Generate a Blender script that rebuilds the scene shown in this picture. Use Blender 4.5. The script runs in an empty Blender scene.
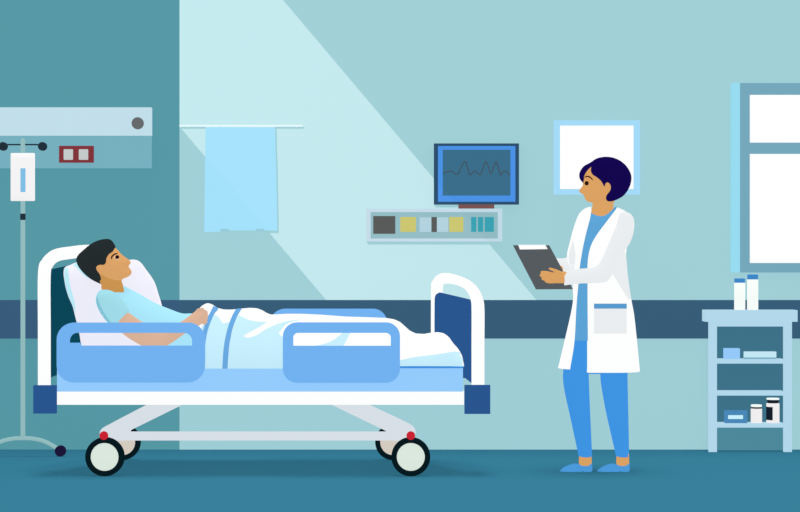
import bpy, bmesh, math
from mathutils import Vector
from mathutils.geometry import delaunay_2d_cdt

# ------------------------------------------------------------------ base
F, CAMD, H = 2020.0, 12.0, 1.15          # focal length (px), camera distance to the wall, eye height
COL = bpy.context.scene.collection
scene = bpy.context.scene

def W(px, py, y, ref=None):
    """a point of the room: measured on the photo for the plane y=ref, standing at depth y"""
    d = CAMD + (y if ref is None else ref)
    return Vector(((px - 400) / F * d, y, H - (py - 256) / F * d))
def M(px, y):                             # pixels -> metres at depth y
    return px / F * (CAMD + y)

# ------------------------------------------------------------------ materials
def lin(h):
    h = h.lstrip('#')
    out = []
    for i in (0, 2, 4):
        c = int(h[i:i+2], 16) / 255
        out.append(c / 12.92 if c <= .04045 else ((c + .055) / 1.055) ** 2.4)
    return out
_M = {}
def mat(name, hexc, E=.92, gain=1.0, rough=.9):  # E: share of the colour that glows by itself, flattening light and shade
    if name in _M: return _M[name]
    m = bpy.data.materials.new(name); m.use_nodes = True
    c = [min(1.0, v * gain) for v in lin(hexc)]
    b = m.node_tree.nodes['Principled BSDF']
    b.inputs['Base Color'].default_value = [v * (1 - E) for v in c] + [1]
    b.inputs['Roughness'].default_value = rough
    b.inputs['Specular IOR Level'].default_value = 0.0
    b.inputs['Emission Color'].default_value = c + [1]
    b.inputs['Emission Strength'].default_value = E
    _M[name] = m
    return m

# ------------------------------------------------------------------ objects
def empty(name, loc, label=None, cat=None, group=None):
    o = bpy.data.objects.new(name, None); COL.objects.link(o)
    o.location = loc; o.empty_display_size = .05
    if label: tag(o, label, cat, group)
    return o
def tag(o, label, cat, group=None):
    o['label'] = label; o['category'] = cat
    if group: o['group'] = group
    return o
def wloc(o):
    v = Vector((0, 0, 0))
    while o is not None:
        v = v + o.location; o = o.parent
    return v
def obj(name, geo, m, parent=None, smooth=False, structure=False, label=None):
    vs, fs = geo
    vs = [Vector(v) for v in vs]
    if parent is not None:
        off = wloc(parent); loc = Vector((0, 0, 0))
    else:
        xs = [v.x for v in vs]; ys = [v.y for v in vs]; zs = [v.z for v in vs]
        off = Vector(((min(xs)+max(xs))/2, (min(ys)+max(ys))/2, min(zs))); loc = off
    me = bpy.data.meshes.new(name)
    me.from_pydata([v - off for v in vs], [], fs); me.update()
    bm = bmesh.new(); bm.from_mesh(me)
    bmesh.ops.recalc_face_normals(bm, faces=bm.faces[:]); bm.to_mesh(me); bm.free()
    for mm in (m if isinstance(m, list) else [m]): me.materials.append(mm)
    if smooth:
        for p in me.polygons: p.use_smooth = True
    o = bpy.data.objects.new(name, me); COL.objects.link(o)
    o.location = loc
    if parent is not None: o.parent = parent
    if structure: o['kind'] = 'structure'
    if label: o['label'] = label
    return o
def join(*geos):
    V, Fc = [], []
    for vs, fs in geos:
        n = len(V); V += list(vs); Fc += [[i + n for i in f] for f in fs]
    return V, Fc

# ------------------------------------------------------------------ 2-D outlines
def spl(pts, step=2.0):
    """closed smooth outline; a point given as (x, y, 'c') is a sharp corner"""
    n = len(pts); P = [Vector((p[0], p[1])) for p in pts]; C = [len(p) > 2 for p in pts]
    out = []
    for i in range(n):
        j = (i + 1) % n; a, b = P[i], P[j]
        L = (b - a).length
        if L < 1e-6: continue
        def tan(k, d):
            pr, nx = P[k-1], P[(k+1) % n]
            if C[k]: return (b - a)
            t = nx - pr
            if t.length < 1e-6: return Vector((0, 0))
            return t.normalized() * L
        ta, tb = tan(i, 1), tan(j, -1)
        ns = max(1, int(L / step))
        for q in range(ns):
            t = q / ns
            out.append(a*(2*t**3-3*t*t+1) + ta*(t**3-2*t*t+t) + b*(-2*t**3+3*t*t) + tb*(t**3-t*t))
    return [(v.x, v.y) for v in out]
def pol(pts, step=3.0):
    out = []
    n = len(pts)
    for i in range(n):
        a, b = pts[i], pts[(i+1) % n]
        L = math.hypot(b[0]-a[0], b[1]-a[1]); k = max(1, int(L/step))
        for q in range(k):
            out.append((a[0]+(b[0]-a[0])*q/k, a[1]+(b[1]-a[1])*q/k))
    return out
def rect(x0, y0, x1, y1): return [(x0, y0), (x1, y0), (x1, y1), (x0, y1)]
def rrect(x0, y0, x1, y1, r, corners=(1, 1, 1, 1), n=8):
    """corner order: top-left, top-right, bottom-right, bottom-left"""
    out = []
    cs = [(x0+r, y0+r, 180), (x1-r, y0+r, 270), (x1-r, y1-r, 0), (x0+r, y1-r, 90)]
    raw = [(x0, y0), (x1, y0), (x1, y1), (x0, y1)]
    for k, (cx, cy, a0) in enumerate(cs):
        if corners[k]:
            for q in range(n+1):
                a = math.radians(a0 + 90*q/n); out.append((cx + r*math.cos(a), cy + r*math.sin(a)))
        else: out.append(raw[k])
    return out
def circle(cx, cy, r, n=40, ry=None):
    ry = ry or r
    return [(cx + r*math.cos(2*math.pi*i/n), cy + ry*math.sin(2*math.pi*i/n)) for i in range(n)]
def inside(p, poly):
    x, y = p; c = False; n = len(poly); j = n-1
    for i in range(n):
        xi, yi = poly[i][0], poly[i][1]; xj, yj = poly[j][0], poly[j][1]
        if (yi > y) != (yj > y) and x < (xj-xi)*(y-yi)/(yj-yi)+xi: c = not c
        j = i
    return c
def edist(p, poly):
    x, y = p; best = 1e9; n = len(poly)
    for i in range(n):
        ax, ay = poly[i][0], poly[i][1]; bx, by = poly[(i+1) % n][0], poly[(i+1) % n][1]
        dx, dy = bx-ax, by-ay; L = dx*dx+dy*dy
        t = 0 if L < 1e-12 else max(0, min(1, ((x-ax)*dx+(y-ay)*dy)/L))
        d = (x-ax-t*dx)**2+(y-ay-t*dy)**2
        if d < best: best = d
    return math.sqrt(best)
def tri(loops, step=None):
    """triangulate outline loops (first outer, others holes); optional inner grid"""
    pts, edges = [], []
    for lp in loops:
        n0 = len(pts); k = len(lp)
        pts += [Vector((p[0], p[1])) for p in lp]
        edges += [(n0+i, n0+(i+1) % k) for i in range(k)]
    if step:
        lp = loops[0]
        x0, x1 = min(p[0] for p in lp), max(p[0] for p in lp)
        y0, y1 = min(p[1] for p in lp), max(p[1] for p in lp)
        r = 0; y = y0 + step*.5
        while y < y1:
            x = x0 + step*(.5 if r % 2 else .25)
            while x < x1:
                if sum(inside((x, y), l) for l in loops) % 2 and all(edist((x, y), l) > step*.35 for l in loops):
                    pts.append(Vector((x, y)))
                x += step
            y += step*.87; r += 1
    vo, eo, fo, *_ = delaunay_2d_cdt(pts, edges, [], 0, 1e-5)
    fs = []
    for f in fo:
        c = (sum(vo[i].x for i in f)/3, sum(vo[i].y for i in f)/3)
        if sum(inside(c, l) for l in loops) % 2: fs.append(list(f))
    return [(v.x, v.y) for v in vo], fs
def close(tv, tf, front, back):
    """front / back: list of 3-D points for the triangulated outline -> closed solid"""
    n = len(tv); cnt = {}
    for f in tf:
        for i in range(3):
            a, b = f[i], f[(i+1) % 3]
            cnt[(a, b)] = cnt.get((a, b), 0) + 1
    V = front + back; Fc = [f[:] for f in tf] + [[i+n for i in reversed(f)] for f in tf]
    for (a, b) in cnt:
        if (b, a) not in cnt: Fc.append([b, a, a+n, b+n])
    used = sorted({i for f in Fc for i in f}); mp = {u: k for k, u in enumerate(used)}
    return [V[u] for u in used], [[mp[i] for i in f] for f in Fc]

def prism(loops, y0, y1, ref=None):
    """flat outline extruded straight back from y0 (front) to y1"""
    if not isinstance(loops[0][0], (tuple, list)): loops = [loops]
    r = y0 if ref is None else ref
    tv, tf = tri(loops)
    return close(tv, tf, [W(p[0], p[1], y0, r) for p in tv], [W(p[0], p[1], y1, r) for p in tv])
def box(x0, x1, y0, y1, z0, z1):
    v = [(x, y, z) for x in (x0, x1) for y in (y0, y1) for z in (z0, z1)]
    return v, [[0,1,3,2],[4,6,7,5],[0,4,5,1],[2,3,7,6],[0,2,6,4],[1,5,7,3]]

class Puff:
    """a soft rounded volume that fills an outline: depth grows from the rim inwards"""
    def __init__(s, poly, yc, T, R): s.p, s.yc, s.T, s.R = poly, yc, T, R
    def h(s, p):
        if not inside(p, s.p): return 0.0
        d = min(edist(p, s.p)/s.R, 1.0)
        return s.T*math.sqrt(max(0, 1-(1-d)**2))
    def front(s, p, off=0): return s.yc - s.h(p) - off
    def back(s, p, off=0): return s.yc + s.h(p) + off
    def geo(s, poly=None, off=0.0, step=3.2):
        """solid over the outline (or over another outline lying on this volume), off = outward offset"""
        tv, tf = tri([poly or s.p], step)
        return close(tv, tf, [W(p[0], p[1], s.front(p, off), s.yc) for p in tv],
                             [W(p[0], p[1], s.back(p, off), s.yc) for p in tv])
    def local(s, p):
        q = p
        for _ in range(4):
            k = (CAMD + s.front(q))/(CAMD + s.yc)
            q = (400+(p[0]-400)*k, 256+(p[1]-256)*k)
        return q
    def patch(s, poly, off=.004, thick=.006, step=3.0):
        poly = [s.local(p) for p in pol(poly, 3)]
        tv, tf = tri([poly], step)
        return close(tv, tf, [W(p[0], p[1], s.front(p, off), s.yc) for p in tv],
                             [W(p[0], p[1], s.front(p, off)+thick, s.yc) for p in tv])
    def at(s, p, off=0.0, mirror=False):
        q = s.local(p)
        y = s.back(q, off) if mirror else s.front(q, off)
        return W(q[0], q[1], y, s.yc)

def tube(pts, radii, n=14, caps=True):
    pts = [Vector(p) for p in pts]
    if not isinstance(radii, (list, tuple)): radii = [radii]*len(pts)
    P, R = list(pts), list(radii)
    if caps:
        a = (pts[0]-pts[1]).normalized(); b = (pts[-1]-pts[-2]).normalized()
        pre = [(pts[0]+a*radii[0]*math.sin(t), radii[0]*math.cos(t)) for t in (1.45, 1.0, .5)]
        post = [(pts[-1]+b*radii[-1]*math.sin(t), radii[-1]*math.cos(t)) for t in (.5, 1.0, 1.45)]
        P = [p for p, _ in pre]+P+[p for p, _ in post]; R = [r for _, r in pre]+R+[r for _, r in post]
    V, Fc = [], []
    k = len(P); up = None
    for i in range(k):
        t = (P[min(i+1, k-1)]-P[max(i-1, 0)]).normalized()
        if up is None:
            up = Vector((0, 1, 0)) if abs(t.y) < .9 else Vector((0, 0, 1))
        u = (up - t*up.dot(t)).normalized(); w = t.cross(u); up = u
        for j in range(n):
            a = 2*math.pi*j/n; V.append(P[i]+(u*math.cos(a)+w*math.sin(a))*R[i])
    for i in range(k-1):
        for j in range(n):
            Fc.append([i*n+j, i*n+(j+1) % n, (i+1)*n+(j+1) % n, (i+1)*n+j])
    Fc.append(list(range(n))); Fc.append([(k-1)*n+j for j in reversed(range(n))])
    return V, Fc
def curve3(pts, n=6):
    P = [Vector(p) for p in pts]; out = []
    for i in range(len(P)-1):
        p0, p1, p2, p3 = P[max(i-1, 0)], P[i], P[i+1], P[min(i+2, len(P)-1)]
        for q in range(n):
            t = q/n
            out.append(.5*((2*p1)+(p2-p0)*t+(2*p0-5*p1+4*p2-p3)*t*t+(3*p1-p0-3*p2+p3)*t**3))
    return out+[P[-1]]
def lathe(prof, c, n=28):
    """prof: (r, z) from bottom to top round the vertical axis through c"""
    V, Fc = [], []
    for r, z in prof:
        for j in range(n):
            a = 2*math.pi*j/n; V.append(Vector((c[0]+r*math.cos(a), c[1]+r*math.sin(a), z)))
    for i in range(len(prof)-1):
        for j in range(n):
            Fc.append([i*n+j, i*n+(j+1) % n, (i+1)*n+(j+1) % n, (i+1)*n+j])
    Fc.append(list(reversed(range(n)))); Fc.append([(len(prof)-1)*n+j for j in range(n)])
    return V, Fc
def disc(cx, cz, r, y0, y1, n=48, r_in=0, rim=.006):
    """wheel-like disc round the y axis with softened rims (ring when r_in > 0)"""
    V, Fc = [], []
    prof = [(r-rim, y0), (r, y0+rim), (r, y1-rim), (r-rim, y1)]
    if r_in > 0: prof = [(r_in, y0)]+prof+[(r_in, y1)]
    k = len(prof)
    for rr, y in prof:
        for j in range(n):
            a = 2*math.pi*j/n; V.append(Vector((cx+rr*math.cos(a), y, cz+rr*math.sin(a))))
    for i in range(k if r_in > 0 else k-1):
        i2 = (i+1) % k
        for j in range(n):
            Fc.append([i*n+j, i*n+(j+1) % n, i2*n+(j+1) % n, i2*n+j])
    if r_in <= 0:
        Fc.append(list(range(n))); Fc.append([(k-1)*n+j for j in reversed(range(n))])
    return V, Fc
def fuse(geo, voxel):
    """one continuous skin out of overlapping closed volumes"""
    me = bpy.data.meshes.new('tmp'); me.from_pydata([Vector(v) for v in geo[0]], [], geo[1]); me.update()
    bm = bmesh.new(); bm.from_mesh(me); bmesh.ops.recalc_face_normals(bm, faces=bm.faces[:]); bm.to_mesh(me); bm.free()
    o = bpy.data.objects.new('tmp', me); COL.objects.link(o)
    md = o.modifiers.new('r', 'REMESH'); md.mode = 'VOXEL'; md.voxel_size = voxel
    dg = bpy.context.evaluated_depsgraph_get(); dg.update()
    e = o.evaluated_get(dg); m2 = e.to_mesh()
    V = [v.co.copy() for v in m2.vertices]; Fc = [list(p.vertices) for p in m2.polygons]
    e.to_mesh_clear(); bpy.data.objects.remove(o); bpy.data.meshes.remove(me)
    return V, Fc
def proj(v):
    d = CAMD+v[1]
    return (400+v[0]*F/d, 256+(H-v[2])*F/d)
def paint(o, rules):
    """material slot of a face from where it lies on the body (skin tones, and shade painted under the jaw)"""
    off = wloc(o)
    for p in o.data.polygons:
        c = proj(p.center+off)
        for idx, fn in rules:
            if fn(c): p.material_index = idx; break

# ------------------------------------------------------------------ colours
WALL_E = .87
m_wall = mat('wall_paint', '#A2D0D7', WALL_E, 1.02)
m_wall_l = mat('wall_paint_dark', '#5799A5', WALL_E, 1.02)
m_floor = mat('floor_vinyl', '#367C96', .66, .765)
m_trim = mat('trim_blue', '#385E79', .9)
m_trim_l = mat('trim_blue_dark', '#3A5D7D', .9)
m_white = mat('white_enamel', '#FFFFFF', .96)
m_pane = mat('bright_glass', '#FFFFFF', 1.0)
m_winframe = mat('window_frame_paint', '#76A9BC')
m_reveal = mat('window_side', '#98DDF2')
m_skyframe = mat('pale_blue_frame', '#A5DCFA')
m_panel_up = mat('panel_pale', '#C3DFEC')
m_panel_lo = mat('panel_teal', '#78B1C0')
m_grey = mat('dark_grey', '#666A6D')
m_maroon = mat('maroon', '#82353B')
m_socket = mat('socket_grey', '#C6CCCC')
m_pole = mat('pole_metal', '#94BDBF')
m_black = mat('black_plastic', '#22303A')
m_caster = mat('caster_black', '#1E1638')
m_bag = mat('bag_white', '#F7F5F5')
m_strip = mat('bag_strip', '#80BFE6')
m_rail = mat('rail_blue', '#74B3F2')
m_matt = mat('mattress_blue', '#96CEFF')
m_matt_strip = mat('strip_blue', '#3F8FE0')
m_navy = mat('navy_plastic', '#2A5690')
m_headp = mat('headboard_teal', '#0B4658')
m_arm = mat('arm_grey', '#DBE2E9')
m_tire = mat('tire_black', '#071A20')
m_hub = mat('hub_pale', '#DEEBE0')
m_hub2 = mat('hub_beige', '#D9CFC3')
m_red = mat('red_pivot', '#CB2333')
m_pillow = mat('pillow_white', '#F0EFFB')
m_pillow_shade = mat('pillow_shade', '#BDEDF9')
m_blank = mat('blanket_white', '#FFFFFF', .96)
m_blank_shade = mat('blanket_fold_shade', '#C5ECFB')
m_stripe = mat('blanket_stripe', '#6AA8DF')
m_skin = mat('skin_tan', '#DDA468')
m_neck_shade = mat('skin_neck_shade', '#CD9550')
m_skin_a = mat('skin_arm', '#DDB498')
m_hair1 = mat('hair_black', '#242C2E')
m_brow1 = mat('brow_dark', '#3C1512')
m_eye = mat('eye_dark', '#2A0E0A')
m_eyew = mat('eye_white', '#F6E4C8')
m_shirt1 = mat('gown_blue', '#AAE7FB')
m_sleeve1 = mat('gown_sleeve', '#A0DCE8')
m_sleeve1_shade = mat('gown_sleeve_shade', '#85C5D8')
m_frame_d = mat('monitor_frame', '#2D4F6D', .985)
m_frame_b = mat('monitor_blue', '#4B92E7', .985)
m_screen = mat('screen', '#3B6E8B', .985)
m_trace = mat('trace', '#44525F', .985)
m_brown = mat('brown_foot', '#7B5452', .985)
m_con_o = mat('console_frame', '#C0DAE6', .985)
m_con_i = mat('console_back', '#92BBC3', .985)
m_dark = mat('module_dark', '#575A5A', .985)
m_yel = mat('module_yellow', '#C7C470', .985)
m_pale = mat('module_pale', '#AFD0DD', .985)
m_teal = mat('module_teal', '#3AA2B3', .985)
m_rod = mat('rod_white', '#DDF4F8', .97)
m_towel = mat('towel_blue', '#A4E1FB', .992)
m_towel_s = mat('towel_hem', '#97CCDB', .9)
m_hair2 = mat('hair_indigo', '#14074E')
m_skin2 = mat('skin_warm', '#DEA464')
m_coat = mat('coat_white', '#FFFFFF', .96)
m_coat_s = mat('coat_grey', '#EBEEF0', .97)  # grey of sleeves and pocket; also colours the painted coat shade
m_shirt2 = mat('shirt_blue', '#5EA5D7')
m_trous = mat('trousers_blue', '#4096E5')
m_shoe = mat('shoe_blue', '#4C9ADC')
m_pocket_t = mat('pocket_trim', '#5A9BD0')
m_board = mat('clipboard_grey', '#565C5F')
m_cab = mat('cabinet_blue', '#B5DAED')
m_cab_b = mat('cabinet_back', '#3E7389')
m_cab_b2 = mat('cabinet_back_low', '#4F8A9D')
m_bottle = mat('bottle_white', '#F9FFFB')
m_cap = mat('cap_blue', '#3E88C9')
m_box1 = mat('box_blue', '#96CBFB')
m_book = mat('box_ice', '#C6EAF6')
m_book_e = mat('box_edge', '#82B4C8')
m_box2 = mat('box_mid', '#4A8ABA')
m_lab = mat('label_ice', '#CDF4FF')
m_jar = mat('jar_white', '#F4F1F1')
m_blk = mat('black_print', '#16202C')

# ------------------------------------------------------------------ the room
obj('floor', box(-6, 6, -5.0, .12, -.08, 0), m_floor, structure=True)
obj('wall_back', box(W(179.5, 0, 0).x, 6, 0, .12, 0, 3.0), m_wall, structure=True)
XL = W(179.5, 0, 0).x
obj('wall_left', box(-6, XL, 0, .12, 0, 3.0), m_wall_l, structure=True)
zt, zb = W(0, 300, 0).z, W(0, 338.5, 0).z
obj('trim_1', box(XL, 6, -.014, 0, zb, zt), m_trim, structure=True)
obj('trim_2', box(-6, XL, -.014, 0, zb, zt), m_trim_l, structure=True)

# window on the right: frame, panes, side reveal
w1 = obj('window_1', prism([rect(740, 83, 876, 272.5), rect(749.8, 94.5, 866, 142.6), rect(749.8, 153.7, 866, 263)], -.04, -.001), m_winframe, structure=True)
obj('pane', prism(rect(748, 92, 868, 145), -.014, -.004), m_pane, w1)
obj('pane', prism(rect(748, 152, 868, 265), -.014, -.004), m_pane, w1)
obj('window_reveal', prism(rect(731.8, 83, 740, 272.5), -.04, -.001), m_reveal, w1)
w2 = obj('window_2', prism([rect(554, 120.3, 640, 194.5), rect(560, 125.3, 634, 189)], -.035, -.001), m_skyframe, structure=True)
obj('pane', prism(rect(558.5, 124, 635.5, 190.5), -.012, -.003), m_pane, w2)

# ------------------------------------------------------------------ headwall service panel, outlet
t = empty('service_panel', W(60, 168, -.001), 'long pale blue and teal service panel on the dark wall above the bed head', 'wall panel')
obj('upper_board', prism(rect(-70, 107.3, 151, 135.6), -.06, 0), m_panel_up, t)
obj('lower_board', prism(rect(-70, 135.6, 151, 168), -.045, 0), m_panel_lo, t)
kx = W(138, 123.4, -.06)
obj('knob', disc(kx.x, kx.z, M(6, -.06), -.085, -.06), m_grey, t, label='round dark grey knob')
t = empty('power_outlet', W(76, 162.5, -.046), 'dark red double outlet with two grey squares on the service panel', 'outlet')
obj('cover_plate', prism(rect(59, 145.8, 93.5, 162.6), -.062, -.0455), m_maroon, t)
for x in (63.6, 78.8):
    obj('socket', prism(rrect(x, 149.2, x+9.3, 159.8, .8), -.067, -.062), m_socket, t)

# ------------------------------------------------------------------ drip stand and bag
YS = -.41
base = W(22.9, 0, YS); base.z = 0
t = empty('drip_stand', base, 'thin grey green metal drip stand at the left edge beside the bed head', 'drip stand')
pr = M(2.35, YS)
obj('pole', tube([(base.x, YS, W(0, 438, YS).z), (base.x, YS, W(0, 140.4, YS).z)], pr), m_pole, t, True)
obj('clamp', tube([(base.x, YS, W(0, 220, YS).z), (base.x, YS, W(0, 213.6, YS).z)], pr*1.12, caps=False), m_black, t)
for s in (-1, 1):
    k = obj('hook_arm', tube([W(22.9+s*2, 144.6, YS), W(22.9+s*14, 144.6, YS), W(22.9+s*19.6, 145.6, YS)], M(.75, YS)), m_black, t, True)
    c = W(22.9+s*19.7, 146.4, YS)
    obj('hook_knob', disc(c.x, c.z, M(4.3, YS), YS-.02, YS+.02, 28), m_black, k)
    leg = curve3([W(22.9, 438.2, YS), W(22.9+s*10, 438.6, YS), W(22.9+s*22, 441.5, YS), W(22.9+s*35, 448.6, YS)])
    g = obj('foot_arm', tube(leg, M(2.0, YS)), m_pole, t, True)
    c = W(22.9+s*37.6, 0, YS); r = M(5.5, YS)
    obj('caster', disc(c.x, r, r, YS-.018, YS+.018, 28), m_caster, g)
YB = YS-.045
t = empty('drip_bag', W(22.8, 201, YB), 'white drip bag with a blue strip hanging on the metal stand', 'drip bag')
bagp = Puff(rrect(10.6, 153, 35, 201, 1.2), YB, .022, 6)
obj('pouch', bagp.geo(), m_bag, t, True)
obj('fluid_window', bagp.patch(rect(20.6, 168.3, 25.5, 192)), m_strip, t, label='narrow blue strip window')

# ------------------------------------------------------------------ bed
YN, YF = -1.44, -.62
bed = empty('hospital_bed', (W(260, 0, YN).x, -1.03, 0), 'white and blue wheeled hospital bed carrying the lying patient', 'bed')
def plan(pts, z0, z1):
    n = len(pts)
    V = [Vector((x, y, z0)) for x, y in pts]+[Vector((x, y, z1)) for x, y in pts]
    return V, [list(range(n)), [i+n for i in range(n)]]+[[i, (i+1) % n, (i+1) % n+n, i+n] for i in range(n)]
xh, xf = W(57, 0, YN).x, W(464, 0, YN).x
foot_line = [(xf, YN), (xf, -1.22), (.155, YF)]
head_line = [(-1.575, YF), (xh, -1.14), (xh, YN)]
z390, z405, z367 = W(0, 391.7, YN).z, W(0, 404.8, YN).z, W(0, 367.3, YN).z
obj('deck_frame', plan(foot_line+head_line, z405, z390), m_white, bed)
xm = W(463, 0, YN).x
mattress = obj('mattress', plan([(xm, YN), (xm, -1.24), (.15, YF), (-1.57, YF), (xh, -1.14), (xh, YN)], z390+.0005, z367), m_matt)
tag(mattress, 'light blue mattress lying on the white bed frame', 'mattress')
obj('mattress_strip', prism(spl([(396, 368.2, 'c'), (398, 366.4, 'c'), (420, 365.9), (445, 365.8), (463.3, 367.2, 'c'), (463.3, 368.2, 'c')]), YN-.016, YN+.02), m_matt_strip, mattress, label='darker blue strip under the blanket')  # darker blue strip along the mattress below the blanket
obj('head_bolster', prism(rect(66, 343.4, 79, 368), -1.42, -1.34), m_rail, mattress, label='blue raised corner by the pillow')
# corner bumpers
def bumper(x0, x1, ya_, yb_, xb0, xb1, lb):
    g = join(prism(rect(x0, ya_, x1, yb_), YN-.03, YN+.01), prism(rect(xb0, 392, xb1, 404), YN+.01, -1.20, YN))
    obj('bumper', g, m_navy, bed, label=lb)
bumper(33.2, 55.7, 385.6, 413.6, 36, 54, 'dark blue square bumper below the headboard')
bumper(464.6, 490.3, 385.3, 414, 470, 489, 'dark blue square bumper below the footboard')
# head board: hoop and panel
hoop = curve3([W(44.3, 394, -1.25), W(44.3, 330, -1.25), W(44.3, 275, -1.25), W(47.5, 263, -1.22), W(56, 255.5, -1.13),
               W(70, 252.8, -1.0), W(86, 251, -.86), W(98, 252, -.74), W(107, 258, -.66), W(110, 270, -.63), W(110, 388, -.63)], 8)
obj('headboard_frame', tube(hoop, .0343, 16), m_white, bed, True)
def skew(pts, f, th):
    pts = pol(pts, 6); tv, tf = tri([pts])
    return close(tv, tf, [W(p[0], p[1], f(p[0])) for p in tv], [W(p[0], p[1], f(p[0])) + Vector((0, th, 0)) for p in tv])
hb = lambda x: -1.16+(x-51)/(110-51)*.50
obj('headboard_panel', skew([(50, 270), (54, 268.6), (66, 266), (108, 262), (108, 362), (75, 368), (57, 375), (50, 377.8)], hb, .02), m_headp, bed, label='dark teal headboard panel')
# foot board
ctl = [(478, 394, -1.27, 6.5), (478, 340, -1.27, 6.5), (478, 310, -1.27, 6.5), (477, 300, -1.25, 6.2), (473.5, 291.5, -1.2, 5.6), (467, 284.6, -1.1, 4.9), (457, 280.2, -.95, 4.9),
       (448, 278.4, -.82, 5.3), (441.5, 279.2, -.74, 5.7), (437.6, 284.5, -.68, 6), (436.9, 296, -.66, 6), (436.9, 394, -.66, 6)]
hoop = curve3([W(*c[:3]) for c in ctl], 8)
fr = [v.x/100 for v in curve3([(M(c[3], c[2])*100, 0, 0) for c in ctl], 8)]
obj('footboard_frame', tube(hoop, fr, 16), m_white, bed, True)
fb = lambda x: -.715-(x-434)/(472-434)*.53
obj('footboard_panel', skew(spl([(434.7, 382, 'c'), (434.7, 299), (436, 294.5), (439, 292.6), (445, 293.6), (472.5, 300, 'c'), (472.5, 384, 'c'), (465, 378, 'c')]), fb, .02), m_navy, bed, label='dark blue footboard panel')
# side rails
obj('side_rail', prism([rrect(56.6, 322.7, 204.6, 382.6, 17), rrect(69, 332.9, 192, 345.8, 8, (1, 1, 0, 0))], YN-.045, YN-.014), m_rail, bed)
obj('side_rail', prism([rrect(282.8, 322.5, 400, 382.8, 14), rrect(293, 332.9, 390.8, 346, 5, (1, 1, 0, 0))], YN-.045, YN-.014), m_rail, bed)
obj('side_rail', prism([rrect(270.5, 308.8, 387, 366, 14), rrect(281, 320, 377, 334, 5, (1, 1, 0, 0))], YF+.005, YF+.035), m_rail, bed)
# lifting arms, cross bar, wheels
ya, yb = -1.415, -1.375
obj('lift_arm', prism(spl([(148, 404, 'c'), (184, 404, 'c'), (130.5, 430.3, 'c'), (126, 440.6, 'c'), (104, 440.6), (99.8, 435.5), (101, 429.5), (108, 425)]), ya, yb), m_arm, bed)
obj('lift_arm', prism(spl([(330, 404, 'c'), (366.5, 404, 'c'), (406, 422.6), (413.5, 427.3), (415.6, 433), (411, 440.6), (391, 440.6, 'c'), (386, 431, 'c')]), ya, yb), m_arm, bed)
obj('cross_bar', prism(rect(110, 432, 406, 440.5), ya+.004, yb-.004), m_arm, bed)
for px, py, r, yc, hub in ((105, 456.6, 19.3, -1.445, m_hub), (410.8, 456.6, 19.3, -1.445, m_hub), (122.6, 442, 18, -.61, m_hub2), (393.2, 442, 18, -.61, m_hub2)):
    rr = .1015; x = W(px, 0, yc).x
    far = yc > -1
    w = obj('wheel', disc(x, rr, rr, yc-.02, yc+.02, 56, r_in=rr*.72), m_tire, bed, True)
    obj('hub', disc(x, rr, rr*.76, yc-.012, yc+.012, 48), hub, w, True)
    if not far:
        c = W(px-1.2 if px < 200 else px, 435.6, yc-.022)
        obj('pivot', disc(c.x, c.z, M(4.3, yc), yc-.027, yc-.012, 24, rim=.003), m_red, bed, label='red round pivot cap')
for n0, n1 in (((105, -1.445), (122.6, -.61)), ((410.8, -1.445), (393.2, -.61))):
    obj('axle', tube([(W(n0[0], 0, n0[1]).x, n0[1]+.01, .1015), (W(n1[0], 0, n1[1]).x, n1[1]-.008, .1015)], .012), m_hub2, bed, True)

# ------------------------------------------------------------------ pillow
pil = Puff(spl([(64.2, 268.4), (70, 265), (78, 262), (100, 259), (122, 260.5), (137.5, 260.3), (147, 270.8), (154.5, 282), (158.5, 294), (162, 306), (166, 330), (160, 362), (120, 364), (84, 362),
               (81, 344.4), (79, 332), (74.8, 315), (72.5, 306), (68.2, 296), (64.6, 282)]), -1.12, .10, 26)
pw = obj('pillow', pil.geo(step=4), m_pillow, None, True)
tag(pw, 'plump white pillow with pale blue edge propped under the patient\'s head', 'pillow')
obj('pillow_edge_shade', pil.patch(spl([(64.5, 268.8, 'c'), (68, 267.4, 'c'), (68.6, 275), (70.6, 287), (74.6, 302), (75.6, 313, 'c'), (72.6, 305.5), (68.4, 295.5), (64.8, 282)]), .003), m_pillow_shade, pw, label='pale blue shaded edge')  # soft shade of the pillow, painted as pale blue patches
obj('pillow_edge_shade', pil.patch(spl([(73, 264.6, 'c'), (78, 262.2, 'c'), (81, 268), (86, 274), (90, 280, 'c'), (82, 273.4), (77, 268)]), .003), m_pillow_shade, pw, label='pale blue shade under the hair')

# ------------------------------------------------------------------ patient
YP = -1.285
head1 = Puff(spl([(115.1, 247.2), (109.8, 239.6), (105, 239.2), (98, 240.8), (91, 244.2), (83, 250.7), (78.4, 255.4), (76.8, 259.3), (77.6, 264), (80.3, 268.4), (85.4, 274.2), (92.4, 279.4), (101, 284),
              (101.2, 288), (104, 292, 'c'), (124.4, 292.6, 'c'), (124, 289.5), (122.7, 284), (121.7, 279.9), (127.4, 277.2), (130.5, 275), (131.7, 272.2), (131.2, 270.2), (129.2, 267.6), (128.3, 265.8), (130.4, 264.2), (130.9, 261.8),
              (126.4, 257.9), (121.7, 254.3), (118.2, 250.4)], 1.3), YP, .074, 17)
torso1 = Puff(spl([(104, 290), (122, 288), (140, 297), (156, 306), (172, 314), (196, 318), (235, 326), (236, 360), (200, 357), (168, 348), (144, 338), (122, 327), (106, 312)]), -1.20, .085, 18)
armp = spl([(122, 313), (128.5, 312.6), (135, 317), (143, 322.3), (157, 329.5), (179, 322.5), (192, 313.6), (196.5, 310.6), (203, 310.5), (206, 314), (204.5, 321), (199.5, 325.5), (193, 327.5), (186, 333), (167, 345.8), (154, 350.5), (141, 345.5), (122, 333), (118, 323), (117.5, 317)])
arm1 = Puff(armp, -1.375, .042, 10)
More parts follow.
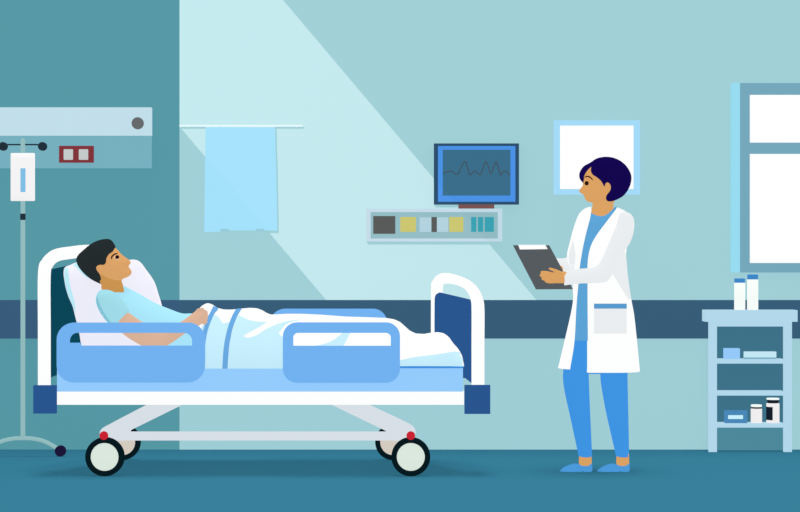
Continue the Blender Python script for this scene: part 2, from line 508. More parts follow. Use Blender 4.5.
ph = [tube([W(197+.4*k, 313.5+3.0*k, -1.385), W(203+.3*k, 310.2+3.1*k, -1.39), W(207-.5*abs(k-1), 312+3.3*k, -1.385), W(205.6-.4*k, 315.2+2.8*k, -1.37)], [M(1.75, -1.38)]*3+[M(1.4, -1.38)], 10) for k in range(4)]
thumb = tube([W(195, 314, -1.38), W(198.5, 309.8, -1.395), W(202.6, 308.9, -1.39)], [M(1.9, -1.38), M(1.7, -1.38), M(1.4, -1.38)], 10)
far_arm = tube([W(128, 310, -1.10), W(150, 338, -1.08), W(196, 328, -1.12), W(207, 326, -1.14)], [.045, .04, .028, .03], 12)
legs = [tube([W(225, 345, y), W(300, 344, y), W(400, 352, y), W(425, 356, y)], [.07, .062, .045, .04], 14) for y in (-1.26, -1.08)]
feet = [tube([W(425, 356, y), W(440, 346, y)], [.04, .03], 12) for y in (-1.28, -1.15)]
ear1 = Puff(spl([(96.2, 268), (97, 265.8), (100.4, 265), (104, 266), (104.5, 270), (101.5, 274), (98.6, 273)], 1), YP-.066, .014, 4)
g = fuse(join(head1.geo(step=2.4), torso1.geo(), arm1.geo(step=2.4), *ph, thumb, far_arm, *legs, *feet, ear1.geo(step=1.5)), .0042)
pat = obj('person', g, [m_skin, m_neck_shade, m_skin_a], None, True)
tag(pat, 'dark haired patient in a light blue gown lying in bed with head on the pillow', 'person')
neck = [(100.5, 274), (106, 277), (113, 279.6), (118, 280.6), (122, 280), (130, 300), (98, 300)]  # shade under the jaw, painted as a darker skin tone
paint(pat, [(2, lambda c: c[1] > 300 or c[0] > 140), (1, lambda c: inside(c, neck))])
hair1 = spl([(115.3, 247.8), (113.5, 243), (109.8, 239.4), (105, 239), (98, 240.5), (91, 244), (83, 250.5), (78.2, 255.2), (76.4, 259.3), (77.3, 264), (80, 268.6), (85.2, 274.5), (92.2, 279.8), (100.6, 284, 'c'),
             (100.9, 278), (99.3, 273.6), (96.5, 269.6), (96.6, 266.4), (100.2, 264.7), (103.4, 264.9), (105.7, 263), (106.4, 258.7), (108.6, 254.6), (113.3, 251)], 1.3)
obj('hair', head1.geo([head1.local(p) if edist(p, head1.p) > 2.5 and inside(p, head1.p) else p for p in hair1], .007, 2.4), m_hair1, pat, True, label='short black hair')
for mir in (False, True):
    s = -1 if not mir else 1
    def eyeball(px, py, rx, ry, off, m, par, nm):
        c = head1.at((px, py), off, mir)
        V, Fc = disc(c.x, c.z, M(rx, YP), c.y-.003, c.y+.003, 24, rim=.001)
        V = [Vector((v.x, v.y, c.z+(v.z-c.z)*ry/rx)) for v in V]
        return obj(nm, (V, Fc), m, par, True)
    e = eyeball(116.6, 257.7, 2.5, 2.3, .002, m_eyew, pat, 'eye')
    eyeball(117.3, 257.2, 2.05, 2.05, .006, m_eye, e, 'pupil')
    obj('eyebrow', tube([head1.at(p, .002, mir) for p in ((111.4, 258.6), (112, 256.6), (113.4, 255), (115.2, 254), (117.2, 253.4))], [M(.55, YP), M(.75, YP), M(.8, YP), M(.7, YP), M(.5, YP)], 8), m_brow1, pat, True)
gown = Puff(spl([(101.8, 289.4), (97.4, 293.2), (95.8, 301), (98.7, 310), (103.8, 318), (110, 325), (124, 332), (145, 343), (165, 352), (198, 360), (210, 345), (208, 322), (193.9, 313.9), (182.4, 313.4), (172.3, 310), (154.5, 302.6), (139.3, 293.8), (125.3, 286.6), (122.4, 285, 'c'), (124.2, 292, 'c'), (117.7, 291.8), (108, 289.4)]), -1.25, .095, 16)
gw = obj('gown', gown.geo(), m_shirt1, pat, True, label='pale blue short sleeved gown')
slv = Puff(spl([(97, 294.2), (100, 290.8), (104.5, 289.6), (112, 291), (120, 297), (126, 304), (129.3, 310.8), (138, 325, 'c'), (128, 340, 'c'), (113, 327), (104, 318), (98.7, 310), (96, 301)]), -1.378, .05, 11)
sl = obj('sleeve', slv.geo(spl([(97, 294.2), (100, 290.8), (104.5, 289.6), (112, 291), (120, 297), (126, 304), (129.3, 311, 'c'), (117.4, 323, 'c'), (113.5, 327, 'c'), (104, 318), (98.7, 310), (96, 301)]), 0, 2.4), m_sleeve1, gw, True, label='darker blue short sleeve')
obj('sleeve_edge_shade', slv.patch(spl([(97.2, 295, 'c'), (96.2, 301), (98.9, 310), (104, 318), (112.5, 326.4, 'c'), (111, 323), (105.5, 315), (101, 307), (98.3, 300)]), .002, .004, 2.5), m_sleeve1_shade, sl)  # darker blue rim paints the shade along the sleeve outline

# ------------------------------------------------------------------ blanket
topline = [(193, 316), (196, 313), (199, 309.5), (203, 305), (207, 303), (211, 304.2), (216, 307.6), (221, 309.2), (226, 309.6), (232, 309.5), (238, 309), (244, 308.3), (250, 307.8), (256, 308.2), (261, 310), (266, 313), (270, 314.6), (276, 314.4), (286, 313.8), (300, 313.8), (320, 314.7), (345, 316.6), (370, 317.4), (386, 318), (394, 319.4), (400, 322), (405, 326.5), (410, 331), (416, 333.8), (424, 334.2), (431, 333), (438, 332.2), (444, 333.4), (449, 337), (453, 343), (458, 348.5), (461, 353), (463, 359), (463.4, 363)]
botline = [(300, 368.6), (400, 366.2), (464, 366.4)]
def lerp(tab, x):
    if x <= tab[0][0]: return tab[0][1]
    for (a, b), (c, d) in zip(tab, tab[1:]):
        if x <= c: return b+(d-b)*(x-a)/(c-a)
    return tab[-1][1]
YFB = -1.452
def arch(px):
    """front foot, ridge and back foot of the cover for the column that shows its ridge at px"""
    yb_ = min(-.655, fb(px)-.07) if px > 425 else -.655
    if px > 415: yb_ = min(yb_, -.655+( -.25)*max(0, (px-415)/48)**1.2)
    yr = (YFB+yb_)/2
    if px > 440: yr = yr + (-1.36-yr)*min(1, (px-440)/22)*.6
    d = CAMD+yr
    x = (px-400)/F*d
    return x, YFB, yr, yb_, H-(lerp(botline, px)-256)/F*(CAMD+YFB), H-(lerp(topline, px)-256)/F*d
def arch_pt(px, th):
    x, y0, yr, y1, z0, z1 = arch(px)
    if th <= math.pi/2: return Vector((x, yr-(yr-y0)*math.cos(th)**.8 if th < math.pi/2-1e-6 else yr, z0+(z1-z0)*math.sin(th)))
    return Vector((x, yr+(y1-yr)*max(0, -math.cos(th))**.8, max(z367+.004, z0+(z1-z0)*math.sin(th))))
cols = [199.6+i*2.0 for i in range(int((463.4-199.6)/2)+1)]+[463.4]
NT = 28
V, Fc = [], []
for i, px in enumerate(cols):
    for j in range(NT+1): V.append(arch_pt(px, math.pi*j/NT))
n = NT+1
for i in range(len(cols)-1):
    for j in range(NT): Fc.append([i*n+j, (i+1)*n+j, (i+1)*n+j+1, i*n+j+1])
Fc.append([(len(cols)-1)*n+j for j in range(n)])           # closed at the foot end
bl = obj('blanket', (V, Fc), m_blank, None, True)
tag(bl, 'white and ice blue blanket with two blue stripes draped over the patient\'s legs', 'blanket')
def on_blanket(px, py):
    q = px; th = .5
    for _ in range(6):
        lo, hi = 0.0, math.pi/2
        for _ in range(22):
            th = (lo+hi)/2
            if proj(arch_pt(q, th))[1] > py: lo = th
            else: hi = th
        p = arch_pt(q, th); q = min(463.4, max(199.6, q+(px-proj(p)[0])))
    return arch_pt(q, th)
def bpatch(poly, off=.006, th=.005, step=3.0):
    tv, tf = tri([poly], step)
    P = [on_blanket(*p) for p in tv]
    return close(tv, tf, [p+Vector((0, -off, off*.25)) for p in P], [p+Vector((0, th-off, 0)) for p in P])
S1 = [(214, 307), (218.4, 308.6), (215.6, 312), (213, 317), (210, 324), (208, 330), (206.2, 338), (205, 348), (204, 371, 'c'), (198, 371, 'c'), (200, 348), (202.3, 335), (205.6, 324), (208, 317.6), (211, 312)]
S2 = [(236.2, 309.3, 'c'), (241.8, 308.8, 'c'), (238, 315), (235, 322), (232.6, 329), (231, 336), (229.4, 345), (228.4, 356), (227.4, 371, 'c'), (222.4, 371, 'c'), (223.2, 356), (224.3, 345), (226, 336), (227.7, 329), (230, 322), (233, 315)]
obj('fold', bpatch(spl([(213.6, 315, 'c'), (217.5, 316, 'c'), (223.6, 323.8, 'c'), (229.8, 321.8, 'c'), (226, 336), (223.6, 352), (222.6, 371, 'c'), (204, 371, 'c'), (205, 348), (208, 330)])), m_blank_shade, bl, label='ice blue shaded fold between the stripes')  # shade in the blanket folds, painted on as ice blue patches
obj('fold', bpatch(spl([(203.2, 324.5, 'c'), (206, 323, 'c'), (203, 332), (200.5, 345), (198.5, 360), (196, 371, 'c'), (194.5, 371, 'c'), (195, 345)])), m_blank_shade, bl)
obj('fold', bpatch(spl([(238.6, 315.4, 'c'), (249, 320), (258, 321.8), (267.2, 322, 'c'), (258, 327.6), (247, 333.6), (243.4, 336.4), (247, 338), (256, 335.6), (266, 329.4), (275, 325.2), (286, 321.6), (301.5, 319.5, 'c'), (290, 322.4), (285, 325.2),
        (281, 330), (278.6, 333), (282, 336.6), (290, 342, 'c'), (296, 371, 'c'), (227.6, 371, 'c'), (228.6, 354), (231, 337), (235, 323)])), m_blank_shade, bl, label='ice blue shaded folds right of the second stripe')
obj('fold', bpatch(spl([(311, 346.5, 'c'), (322, 344.6), (332, 341), (339, 336), (343.4, 332, 'c'), (350.8, 332, 'c'), (343, 346.5, 'c')])), m_blank_shade, bl)
obj('fold', bpatch(spl([(398, 361, 'c'), (414, 357.4), (436, 354.6), (455, 351.6, 'c'), (460, 352.6), (464.6, 354.5, 'c'), (465, 366.6, 'c'), (440, 366.6), (420, 366.6), (398, 367, 'c')])), m_blank_shade, bl, label='ice blue shaded fold at the foot end')
obj('stripe', bpatch(spl(S1), .014, .012, 2.0), m_stripe, bl, label='blue woven stripe')
obj('stripe', bpatch(spl(S2), .012, .010, 2.0), m_stripe, bl, label='blue woven stripe')

# ------------------------------------------------------------------ towel on its rail
YT = -.06
t = empty('towel_rail', W(241, 126, YT), 'thin white rail on the wall holding the blue towel', 'towel rail')
obj('bar', tube([W(180.2, 125.8, YT), W(302, 125.8, YT)], M(1.0, YT), 10), m_rod, t, True)
for x in (187, 296):
    obj('bracket', tube([W(x, 125.8, YT), W(x, 125.8, -.001, YT)], M(.8, YT), 10), m_rod, t, True)
tw = spl([(205.6, 126.6, 'c'), (275, 126.6, 'c'), (276.4, 180), (277.2, 230.6, 'c'), (264, 230.4, 'c'), (263.4, 228.8, 'c'), (256.4, 228.8, 'c'), (255.6, 230.4, 'c'), (228.8, 230.4, 'c'), (228, 229.2, 'c'), (221, 229.2, 'c'), (220, 231.6, 'c'), (204.3, 232.2, 'c'), (204.8, 180)], 4)
to = obj('towel', prism(tw, YT-.014, YT-.0058), m_towel)
tag(to, 'light blue towel hanging over the thin white wall rail', 'towel')
obj('back_layer', prism(rect(206, 126.6, 275, 212), YT+.0058, YT+.012, YT-.014), m_towel, to)
obj('top_fold', prism(rect(205.6, 124.9, 275, 127.2), YT-.014, YT+.012), m_rod, to, label='pale top fold over the rail')
for x in (220.4, 255.8):
    obj('hem_tab', prism(rect(x, 228.8, x+8.4, 231.2), YT-.016, YT-.013), m_towel_s, to)

# ------------------------------------------------------------------ instrument console and monitor
YC = -.09
t = empty('instrument_console', W(434, 241.5, YC), 'wide pale wall console with a row of coloured modules below the monitor', 'console')
obj('casing', prism([rect(366.2, 208.6, 502.3, 241.4), rect(370.6, 212, 498, 238.5)], YC, -.001), m_con_o, t)
obj('back_plate', prism(rect(369, 211, 499.5, 239.6), YC+.03, -.004), m_con_i, t)
for nm, x0, x1, y0, y1, m, lb in (('display', 373.2, 395.3, 216, 233.8, m_dark, 'dark grey square display'),
        ('button', 400.2, 416, 217, 231.9, m_yel, 'yellow square button'), ('slider_plate', 419.6, 431.4, 217.4, 231.9, m_pale, None),
        ('slider', 431.4, 436.9, 217, 232, m_dark, 'dark vertical slider'), ('slider_plate', 436.9, 448.3, 217.4, 231.9, m_pale, None),
        ('button', 449.2, 463.4, 217, 231.9, m_yel, 'yellow square button'), ('switch', 471.2, 476.3, 217, 231.8, m_teal, 'teal switch'),
        ('switch', 478, 483.2, 217, 231.8, m_teal, 'teal switch'), ('switch', 484.8, 493.9, 217, 231.8, m_teal, 'wide teal switch')):
    obj(nm, prism(rect(x0, y0, x1, y1), YC+.014, YC+.03), m, t, label=lb)
YM = -.07
t = empty('monitor', W(476, 208.5, YM), 'blue framed heart trace monitor standing on the wall console', 'monitor')
obj('casing', prism(rect(434, 143.4, 519, 204.4), YM-.02, -.03), m_frame_d, t)
bz = obj('bezel', prism([rect(438, 146, 515.4, 201.7), rect(442.7, 149.7, 510.5, 195.6)], YM-.026, YM-.015), m_frame_b, t, label='bright blue screen border')
obj('screen', prism(rect(442, 149, 511, 196.2), YM-.0225, YM-.015), m_screen, t)
tr = curve3([W(x, y, YM-.0235) for x, y in ((443, 173.4), (447, 172), (451, 171), (454, 173), (456.8, 174.6), (459, 172), (462, 165.5), (465, 161.4), (467.4, 167), (470, 175), (472.6, 172.6), (475, 171), (478, 173.4), (480.6, 174.4), (483.4, 167), (486, 161.4), (488.6, 167.6), (491, 174), (493.6, 167), (496, 161.4), (498.4, 168), (500.5, 175), (502.6, 172.4), (505, 171), (508, 173), (510, 175))], 3)
obj('heart_trace', tube(tr, M(.62, YM), 6), m_trace, t, True, label='thin dark heartbeat line')
obj('foot', prism(rect(458.6, 204.3, 494.3, 208.5), YM-.01, -.03), m_brown, t, label='brown stand foot')

# ------------------------------------------------------------------ doctor
YD = -1.2
torso_o = spl([(593, 190), (590.9, 206.7), (586.6, 207.6), (580, 212.5), (574.8, 224.3), (569.4, 243.7), (567, 257), (571.5, 272), (572.8, 290), (573, 300), (570.4, 315.4), (558, 368.5, 'c'), (550, 400, 'c'), (646, 400, 'c'), (640, 371.8, 'c'), (634.3, 316), (631.4, 300), (628.4, 280), (626, 256), (629, 235), (630.5, 220), (626.3, 211.8), (617, 207.4), (612, 190)], 3)
S = Puff(torso_o, YD, .13, 26)
head2 = Puff(spl([(583.2, 182), (580, 177.6), (580.2, 172.6), (584, 166.8), (590.7, 162.9), (597.5, 158.6), (606.9, 157.2), (616.4, 159.3), (624.4, 164.7), (629.8, 172.8), (630.9, 179.4), (628.4, 188.1), (623, 195.5), (615.4, 200), (613.4, 205), (615, 214), (615, 224, 'c'), (590, 224, 'c'), (590.6, 214), (592, 207.4), (592.5, 203.2), (588.4, 201.9), (585.2, 199.6), (584.3, 197.2), (583.2, 194.4), (580.2, 193), (578.8, 191), (579.6, 189.3), (582.4, 186)], 1.3), YD, .078, 17)
def T2(pts, rr, n=12): return tube([W(*p) for p in pts], rr, n)
parts = [head2.geo(step=2.4), S.geo(spl([(584, 214), (600, 216), (620, 213), (624, 240), (622, 290), (619, 328), (606, 334), (586, 330), (584, 300), (580, 250)], 5), -.035, 5)]
for dx, yy in ((0, -1.2), (37.4, -1.2)):
    q = -2 if dx else 0
    parts.append(T2([(580.5+dx*.86, 322, yy), (577.6+dx+q*.5, 378, yy), (581.6+dx, 418, yy), (585.3+dx, 452, yy), (585.3+dx, 462.5, yy)], [.058, .048, .036, .033, .035], 16))
    parts.append(T2([(587+dx, 468.4, yy), (576+dx, 469, yy), (568+dx, 470, yy)], [.008, .008, .005], 12))
# near arm and hand
parts.append(T2([(625, 222, -1.34), (620, 243, -1.365), (609.5, 264, -1.368), (600, 273.4, -1.37), (580, 276, -1.378), (559, 277.4, -1.385)], [.032, .03, .027, .026, .023, .022], 14))
yh = -1.385; u = M(1, yh)
parts.append(Puff(spl([(568, 272.6), (560, 271.4), (555, 272), (551.6, 273.4), (549.5, 277), (550.5, 281), (555, 283.4), (568, 281.4)], 1.2), yh, .016, 5).geo(step=1.8))
for (kx0, ky, mx, my, tx, ty, r) in ((553.5, 274.2, 546.5, 272.6, 541.8, 272.3, 1.75), (552.6, 277, 545, 275.8, 541, 275.4, 1.8), (552.8, 279.8, 546, 279.3, 542.7, 278.8, 1.7), (554.4, 282, 549, 282, 546, 281.4, 1.5)):
    parts.append(T2([(kx0, ky, yh), (mx, my, yh-.012), (tx, ty, yh-.002)], [r*u, r*u, r*u*.85], 10))
parts.append(T2([(560.5, 273.4, yh-.008), (555, 270.6, yh-.018), (549.8, 268.6, yh-.012)], [2.3*u, 1.7*u, 1.2*u], 10))
# far arm and hand, holding the board from behind
parts.append(T2([(582, 238, -1.10), (573, 260, -1.09), (564, 267, -1.10), (555, 271, -1.17), (549, 272, -1.235)], [.03, .03, .02, .017, .024], 14))
for k in range(4):
    parts.append(T2([(550, 268+3.2*k, -1.235), (544, 268+3.4*k, -1.262), (538+.8*abs(k-1), 267+3.6*k, -1.268)], [.009, .009, .007], 8))
parts.append(T2([(552, 266, -1.24), (548, 262.5, -1.262), (545, 260.5, -1.268)], [.011, .009, .008], 8))
ear2 = Puff(spl([(605.6, 184), (607.2, 182.6), (609.4, 183.4), (610.8, 186.4), (610.2, 190.2), (607.4, 194), (605, 193), (604.4, 188)], 1), YD-.066, .016, 4)
parts.append(ear2.geo(step=1.5))
g = fuse(join(*parts), .0038)
doc = obj('person', g, m_skin2, None, True)
tag(doc, 'standing woman doctor in a white coat holding a grey clipboard', 'person')
hair2 = spl([(583.2, 183, 'c'), (580.6, 180), (579.4, 177), (579.7, 172.6), (583.6, 166.4), (590.4, 162.5), (597.3, 158.2), (606.9, 156.8), (616.5, 158.9), (624.7, 164.4), (630.2, 172.6), (631.3, 179.4), (628.8, 188.3), (623.3, 195.8), (615.1, 200.3), (609, 201.5), (606.1, 199.5), (606.6, 195.3), (610.2, 190.4), (610.8, 186.4), (609.2, 183.2), (606.2, 182.6), (604.3, 186.8, 'c'),
             (601, 181), (597, 177.4), (592.7, 174.6), (590.9, 171.2), (591.2, 166.6, 'c'), (587.1, 170.7), (584.6, 175), (583.4, 179)], 1.3)
obj('hair', head2.geo([head2.local(p) if edist(p, head2.p) > 2.5 and inside(p, head2.p) else p for p in hair2], .008, 2.4), m_hair2, doc, True, label='short indigo bob haircut')
for mir in (False, True):
    c = head2.at((586.6, 183.3), .007, mir)
    obj('eye', disc(c.x, c.z, M(2.1, YD), c.y-.004, c.y+.004, 24, rim=.001), m_eye, doc, True)
    obj('eyebrow', tube([head2.at(p, .002, mir) for p in ((584.6, 177.4), (586.4, 176.4), (588.6, 176.5), (590.8, 177.8), (592.6, 179.8))], [M(.4, YD), M(.65, YD), M(.75, YD), M(.65, YD), M(.4, YD)], 8), m_brow1, doc, True)
# clothes
obj('shirt', S.geo(spl([(589.6, 212, 'c'), (590.4, 213.5), (597.3, 216.4), (603.5, 215.7), (611, 210.4), (616.5, 206.2, 'c'), (622, 216, 'c'), (618, 339.9, 'c'), (570, 339.9, 'c'), (577, 290), (576, 240)], 3), -.012, 4), m_shirt2, doc, True, label='blue shirt under the coat')
def TRO(yh_, k):
    return spl([(572, 322, 'c'), (628, 322, 'c'), (627.5, 372), (628, 400), (629, 456), (629.3, yh_, 'c'), (616-.18*(456-yh_)*-1, yh_, 'c'), (616, 456), (606, 412), (601, 384), (600.2, 374, 'c'), (588.6, 374, 'c'), (590, 410), (592, 456), (592.3, yh_, 'c'), (578.6+.18*(yh_-456), yh_, 'c'), (578.6, 456), (570, 416), (564, 388), (563, 374), (566, 354)], 3)
tro = Puff(TRO(480, 13), YD, .075, 12)
obj('trousers', tro.geo(TRO(456.3, 0)), m_trous, doc, True, label='bright blue trousers')
coat = obj('coat', join(
    S.geo(spl([(616.9, 207.2, 'c'), (626.3, 211.8), (630.5, 220), (629, 235), (626, 256), (628.4, 280), (631.4, 300), (634.3, 316), (640, 371.4, 'c'), (585.9, 371.4, 'c'), (585.8, 290), (585.8, 262), (588.2, 248), (593.4, 237), (606, 220)], 3), 0, 4),
    S.geo(spl([(591, 206.6, 'c'), (586.6, 207.6), (580, 212.5), (574.8, 224.3), (569.4, 243.7), (567, 257), (571.5, 272), (572.8, 290), (573, 300), (570.4, 315.4), (558, 368.2, 'c'), (568.4, 368.4, 'c'), (572.8, 342), (575, 312), (577, 286), (579, 260), (583.4, 237), (588.4, 218)], 3), 0, 4)),
    m_coat, doc, True, label='knee length white coat worn open')
obj('coat_shade', S.patch(spl([(624, 250, 'c'), (626, 256), (628.2, 280), (631, 299, 'c'), (628.4, 299.5, 'c'), (612, 273, 'c')], 3)), m_coat_s, coat, label='pale grey painted shade below the sleeve')  # shade on the coat side, painted as a grey patch
obj('coat_shade', S.patch(spl([(573.2, 240, 'c'), (575.5, 256), (573.5, 271, 'c'), (571.5, 270.5, 'c'), (568.5, 257), (571, 246)], 3)), m_coat_s, coat, label='pale grey painted shade by the far sleeve')  # sleeve's shade on the left panel, painted grey
pk = obj('pocket', S.patch(rect(594, 308, 626.6, 333.6), .004), m_coat_s, coat, label='pale grey square pocket')
obj('pocket_trim', S.patch(rect(594, 303.6, 626.6, 308.6), .006), m_pocket_t, pk, label='blue pocket edge')
sleeve = Puff(spl([(620, 213.5), (626.3, 211.9), (631.7, 214.9), (634.3, 222), (633.4, 233), (629.5, 243.7), (624.4, 251), (617, 266), (612.4, 274), (607.6, 281), (599.5, 282.8), (579, 283.6), (548, 287.2, 'c'), (548, 273, 'c'), (579, 268.8), (594, 267.2), (599.5, 263), (610, 240.4), (616, 226)], 2.4), YD-.165, .05, 12)
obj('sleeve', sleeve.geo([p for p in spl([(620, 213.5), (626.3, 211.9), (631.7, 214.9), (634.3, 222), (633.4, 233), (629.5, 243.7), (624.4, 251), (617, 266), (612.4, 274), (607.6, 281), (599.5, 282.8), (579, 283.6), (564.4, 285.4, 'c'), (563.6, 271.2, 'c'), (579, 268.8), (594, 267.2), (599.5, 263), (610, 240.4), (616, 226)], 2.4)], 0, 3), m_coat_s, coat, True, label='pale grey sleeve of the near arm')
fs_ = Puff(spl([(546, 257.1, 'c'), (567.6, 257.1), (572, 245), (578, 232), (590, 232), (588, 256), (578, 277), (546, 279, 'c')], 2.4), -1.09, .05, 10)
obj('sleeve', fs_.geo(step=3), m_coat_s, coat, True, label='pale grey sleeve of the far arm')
for dx, yy in ((0, -1.2), (37.3, -1.2)):
    sh = Puff(spl([(557+dx, 484, 'c'), (559.6+dx, 471.9), (562.4+dx, 469.2), (566.5+dx, 466.8), (574.6+dx, 464.2), (579+dx, 464.8), (592.2+dx, 463.8, 'c'), (592.4+dx, 484, 'c')], 2), yy, .045, 6)
    g = sh.geo(spl([(559.8+dx, 471.9, 'c'), (562.4+dx, 469.2), (566.5+dx, 466.8), (574.6+dx, 464.2), (579+dx, 464.8), (592.2+dx, 463.8, 'c'), (592.4+dx, 471.9, 'c')], 2), 0, 2)
    z0 = min(v.z for v in g[0]); g = ([v-Vector((0, 0, z0)) for v in g[0]], g[1])
    s = obj('shoe', g, m_shoe, doc, True)
    c = W(582.5+dx, 471.4, yy-.03)
    obj('heel_notch', box(c.x-.006, c.x+.006, yy-.046, yy+.03, 0.0005, .006), m_cap, s)

# ------------------------------------------------------------------ clipboard
YK = -1.30
t = empty('clipboard', W(548, 289, YK), 'dark grey clipboard held in the doctor\'s hands', 'clipboard')
obj('board', prism(pol([(513, 245.2), (549.2, 245.2), (573, 289.2), (536, 289.4)]), YK, YK+.010), m_board, t)
obj('clip', prism([(518.4, 244.8), (545.2, 244.8), (547.7, 249.1), (520, 249.5)], YK-.012, YK), m_white, t, label='white clip along the top edge')

# ------------------------------------------------------------------ cabinet and what stands in it
YK0, YK1 = -.15, -.02
t = empty('shelf_cabinet', (W(750, 0, YK0).x, -.1, 0), 'pale blue open shelf cabinet standing against the wall under the window', 'cabinet')
obj('top', prism(rect(705.6, 310.2, 797.6, 321.8), YK0-.010, YK1), m_cab, t)
z0 = 451.9
zf = Vector((0, 0, 0))
for x0, x1 in ((709, 717), (784, 792)):
    bx = prism(rect(x0, 321.8, x1, z0), YK0, YK0+.03)
    V = [Vector((v.x, v.y, 0.0 if v.z < .05 else v.z)) for v in bx[0]]
    obj('leg', (V, bx[1]), m_cab, t)
obj('front_rail', prism(rect(717, 321.8, 784, 326.5), YK0, YK0+.03), m_cab, t)
for a, b in ((359.2, 363.6), (391.4, 395.6), (423.4, 427.6)):
    obj('shelf', prism(rect(717, a, 784, b), YK0, YK1-.022), m_cab, t)
obj('back_panel', prism(rect(712, 321.8, 789, 424.5), YK1-.022, YK1-.012, YK0), m_cab_b, t, label='dark teal back panel')
lp = prism(rect(712, 424.5, 789, z0), YK1-.022, YK1-.012, YK0)
obj('back_panel', ([Vector((v.x, v.y, 0.0 if v.z < .05 else v.z)) for v in lp[0]], lp[1]), m_cab_b2, t, label='lighter teal lower back panel')
yo = -.10
def cyl(nm, par, x0, x1, y0, y1, m, rim=.003, lb=None, k=1.0):
    c = W((x0+x1)/2, 0, yo); r = M((x1-x0)/2, yo)*k; za, zb_ = W(0, y1, yo).z, W(0, y0, yo).z
    return obj(nm, lathe([(r-rim, za), (r, za+rim), (r, zb_-rim), (r-rim, zb_)], (c.x, yo)), m, par, True, label=lb)
def base_at(x0, x1, y1): return W((x0+x1)/2, y1, yo)
for x0, x1, yt, yc_, lb in ((734.2, 745.2, 278.4, 282.7, 'shorter white bottle with blue cap on the cabinet top'), (747.1, 758.2, 274.5, 279.4, 'taller white bottle with blue cap on the cabinet top')):
    b = empty('bottle', base_at(x0, x1, 309.9), lb, 'bottle', 'bottles on the cabinet top')
    cyl('body', b, x0, x1, yc_, 309.9, m_bottle)
    cyl('cap', b, x0+.2, x1-.2, yt, yc_, m_cap, .001, 'blue cap')
def shelf_y(a): return a
b = obj('box', prism(rrect(724.6, 348.4, 740, 359.1, .5), -.135, -.085), m_box1)
tag(b, 'small light blue box on the upper cabinet shelf', 'box')
b = empty('flat_box', W(760, 359.1, -.135), 'long flat ice blue packet lying on the upper cabinet shelf', 'packet')
obj('cover', prism(rect(745, 351.8, 776.4, 357.4), -.135, -.085), m_book, b)
obj('underside', prism(rect(744.6, 357.4, 776, 359.1), -.134, -.085), m_book_e, b, label='darker lower edge')
b = empty('carton', W(736, 423.3, -.135), 'medium blue carton with a pale label on the lower cabinet shelf', 'carton')
obj('body', prism(rect(725.4, 410.8, 747.3, 423.3), -.135, -.085), m_box2, b)
obj('label', prism(rect(728.2, 415.2, 743, 419), -.138, -.135), m_lab, b, label='pale blank label')
b = empty('jar', base_at(751, 762, 423.3), 'smaller white jar with narrow neck on the lower cabinet shelf', 'jar')
cyl('body', b, 750.8, 762, 408.6, 423.3, m_jar)
cyl('neck', b, 752.6, 760.4, 406.2, 408.6, m_jar, .0005)
cyl('seal', b, 751.2, 761.6, 406.9, 408.4, m_blk, .0005, 'thin dark ring under the lid', .97)
cyl('lid', b, 751, 761.8, 404.6, 406.8, m_bottle, .001)
b = empty('jar', base_at(766.4, 779.4, 423.3), 'taller white jar with black band and label on the lower cabinet shelf', 'jar')
cyl('body', b, 766.4, 779.4, 403, 423.3, m_jar)
cyl('neck_band', b, 767.2, 778.6, 399.4, 403, m_blk, .0005, 'black band below the lid')
cyl('lid', b, 766.6, 779.2, 398, 399.6, m_bottle, .0006)
# black label wrapped on the jar side
cx = W(772.9, 0, yo).x; r = M(6.5, yo)+.0015; za, zb_ = W(0, 419.8, yo).z, W(0, 406.6, yo).z
V, Fc = [], []
A0, A1, K = math.radians(180), math.radians(258), 10
for i in range(K+1):
    a = A0+(A1-A0)*i/K
    for rr in (r, r-.004):
        for z in (za, zb_): V.append(Vector((cx+rr*math.cos(a), yo+rr*math.sin(a), z)))
for i in range(K):
    p = i*4; q = p+4
    Fc += [[p, q, q+1, p+1], [p+2, p+3, q+3, q+2], [p, p+2, q+2, q], [p+1, q+1, q+3, p+3]]
Fc += [[0, 1, 3, 2], [K*4, K*4+2, K*4+3, K*4+1]]
obj('label', (V, Fc), m_blk, b, label='black label')

# ------------------------------------------------------------------ light
wd = bpy.data.worlds.new('World'); scene.world = wd; wd.use_nodes = True
bg = wd.node_tree.nodes['Background']; bg.inputs[0].default_value = (1, 1, 1, 1); bg.inputs[1].default_value = 1.0
sd = bpy.data.lights.new('added_overhead_sun', 'SUN'); sd.energy = 4.0; sd.angle = math.radians(24)  # added straight-down sun to cast the bed's floor shadow; no fixture
so = bpy.data.objects.new('added_overhead_sun', sd); COL.objects.link(so); so.location = (0, -2, 4)
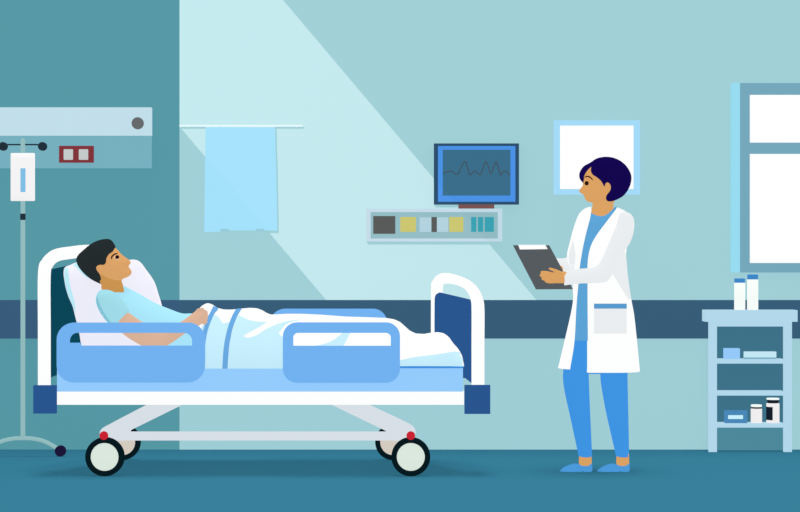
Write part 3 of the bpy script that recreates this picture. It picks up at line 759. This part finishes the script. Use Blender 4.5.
# added unseen spot, masked to stand in for a slanted sunbeam on the wall
ld = bpy.data.lights.new('added_beam_spot', 'SPOT'); ld.energy = 19500; ld.shadow_soft_size = 0.0
ld.spot_size = math.radians(50); ld.spot_blend = 0.0; ld.color = (1, 1, 1)
lo = bpy.data.objects.new('added_beam_spot', ld); COL.objects.link(lo)
LX, LY, LZ = -1.4, -10.0, 3.2
lo.location = (LX, LY, LZ); lo.rotation_euler = (math.radians(90), 0, 0)
ld.use_nodes = True; nt = ld.node_tree; N = nt.nodes; Lk = nt.links
em = N['Emission']
tc = N.new('ShaderNodeTexCoord'); sp = N.new('ShaderNodeSeparateXYZ'); Lk.new(tc.outputs['Normal'], sp.inputs[0])
def mth(op, a, b=None):
    n = N.new('ShaderNodeMath'); n.operation = op
    for i, v in enumerate((a, b)):
        if v is None: continue
        if isinstance(v, (int, float)): n.inputs[i].default_value = v
        else: Lk.new(v, n.inputs[i])
    return n.outputs[0]
az = mth('ABSOLUTE', sp.outputs[2])
xw = mth('ADD', mth('MULTIPLY', mth('DIVIDE', sp.outputs[0], az), -LY), LX)
zw = mth('ADD', mth('MULTIPLY', mth('DIVIDE', sp.outputs[1], az), -LY), LZ)
kpx = F/CAMD
ax_, az_ = (W(180, 127, 0).x, W(180, 127, 0).z)
bx_, bz_ = (W(283, 0, 0).x, W(283, 0, 0).z)
SL = 1.184
e1 = mth('GREATER_THAN', mth('ADD', zw, mth('MULTIPLY', mth('SUBTRACT', xw, ax_), SL)), az_)
e2 = mth('LESS_THAN', mth('ADD', zw, mth('MULTIPLY', mth('SUBTRACT', xw, bx_), SL)), bz_)
e3 = mth('GREATER_THAN', xw, XL)
e4 = mth('GREATER_THAN', zw, zt)
mask = mth('MULTIPLY', mth('MULTIPLY', e1, e2), mth('MULTIPLY', e3, e4))
Lk.new(mask, em.inputs['Strength'])
em.inputs['Color'].default_value = (.87, .48, .41, 1)

# ------------------------------------------------------------------ camera
cd = bpy.data.cameras.new('Camera'); co = bpy.data.objects.new('Camera', cd); COL.objects.link(co)
cd.sensor_width = 36; cd.sensor_fit = 'HORIZONTAL'; cd.lens = F/800*36
co.location = (0, -CAMD, H); co.rotation_euler = (math.radians(90), 0, 0)
scene.camera = co
scene.view_settings.view_transform = 'Standard'
scene.view_settings.look = 'None'
scene.view_settings.exposure = 0; scene.view_settings.gamma = 1
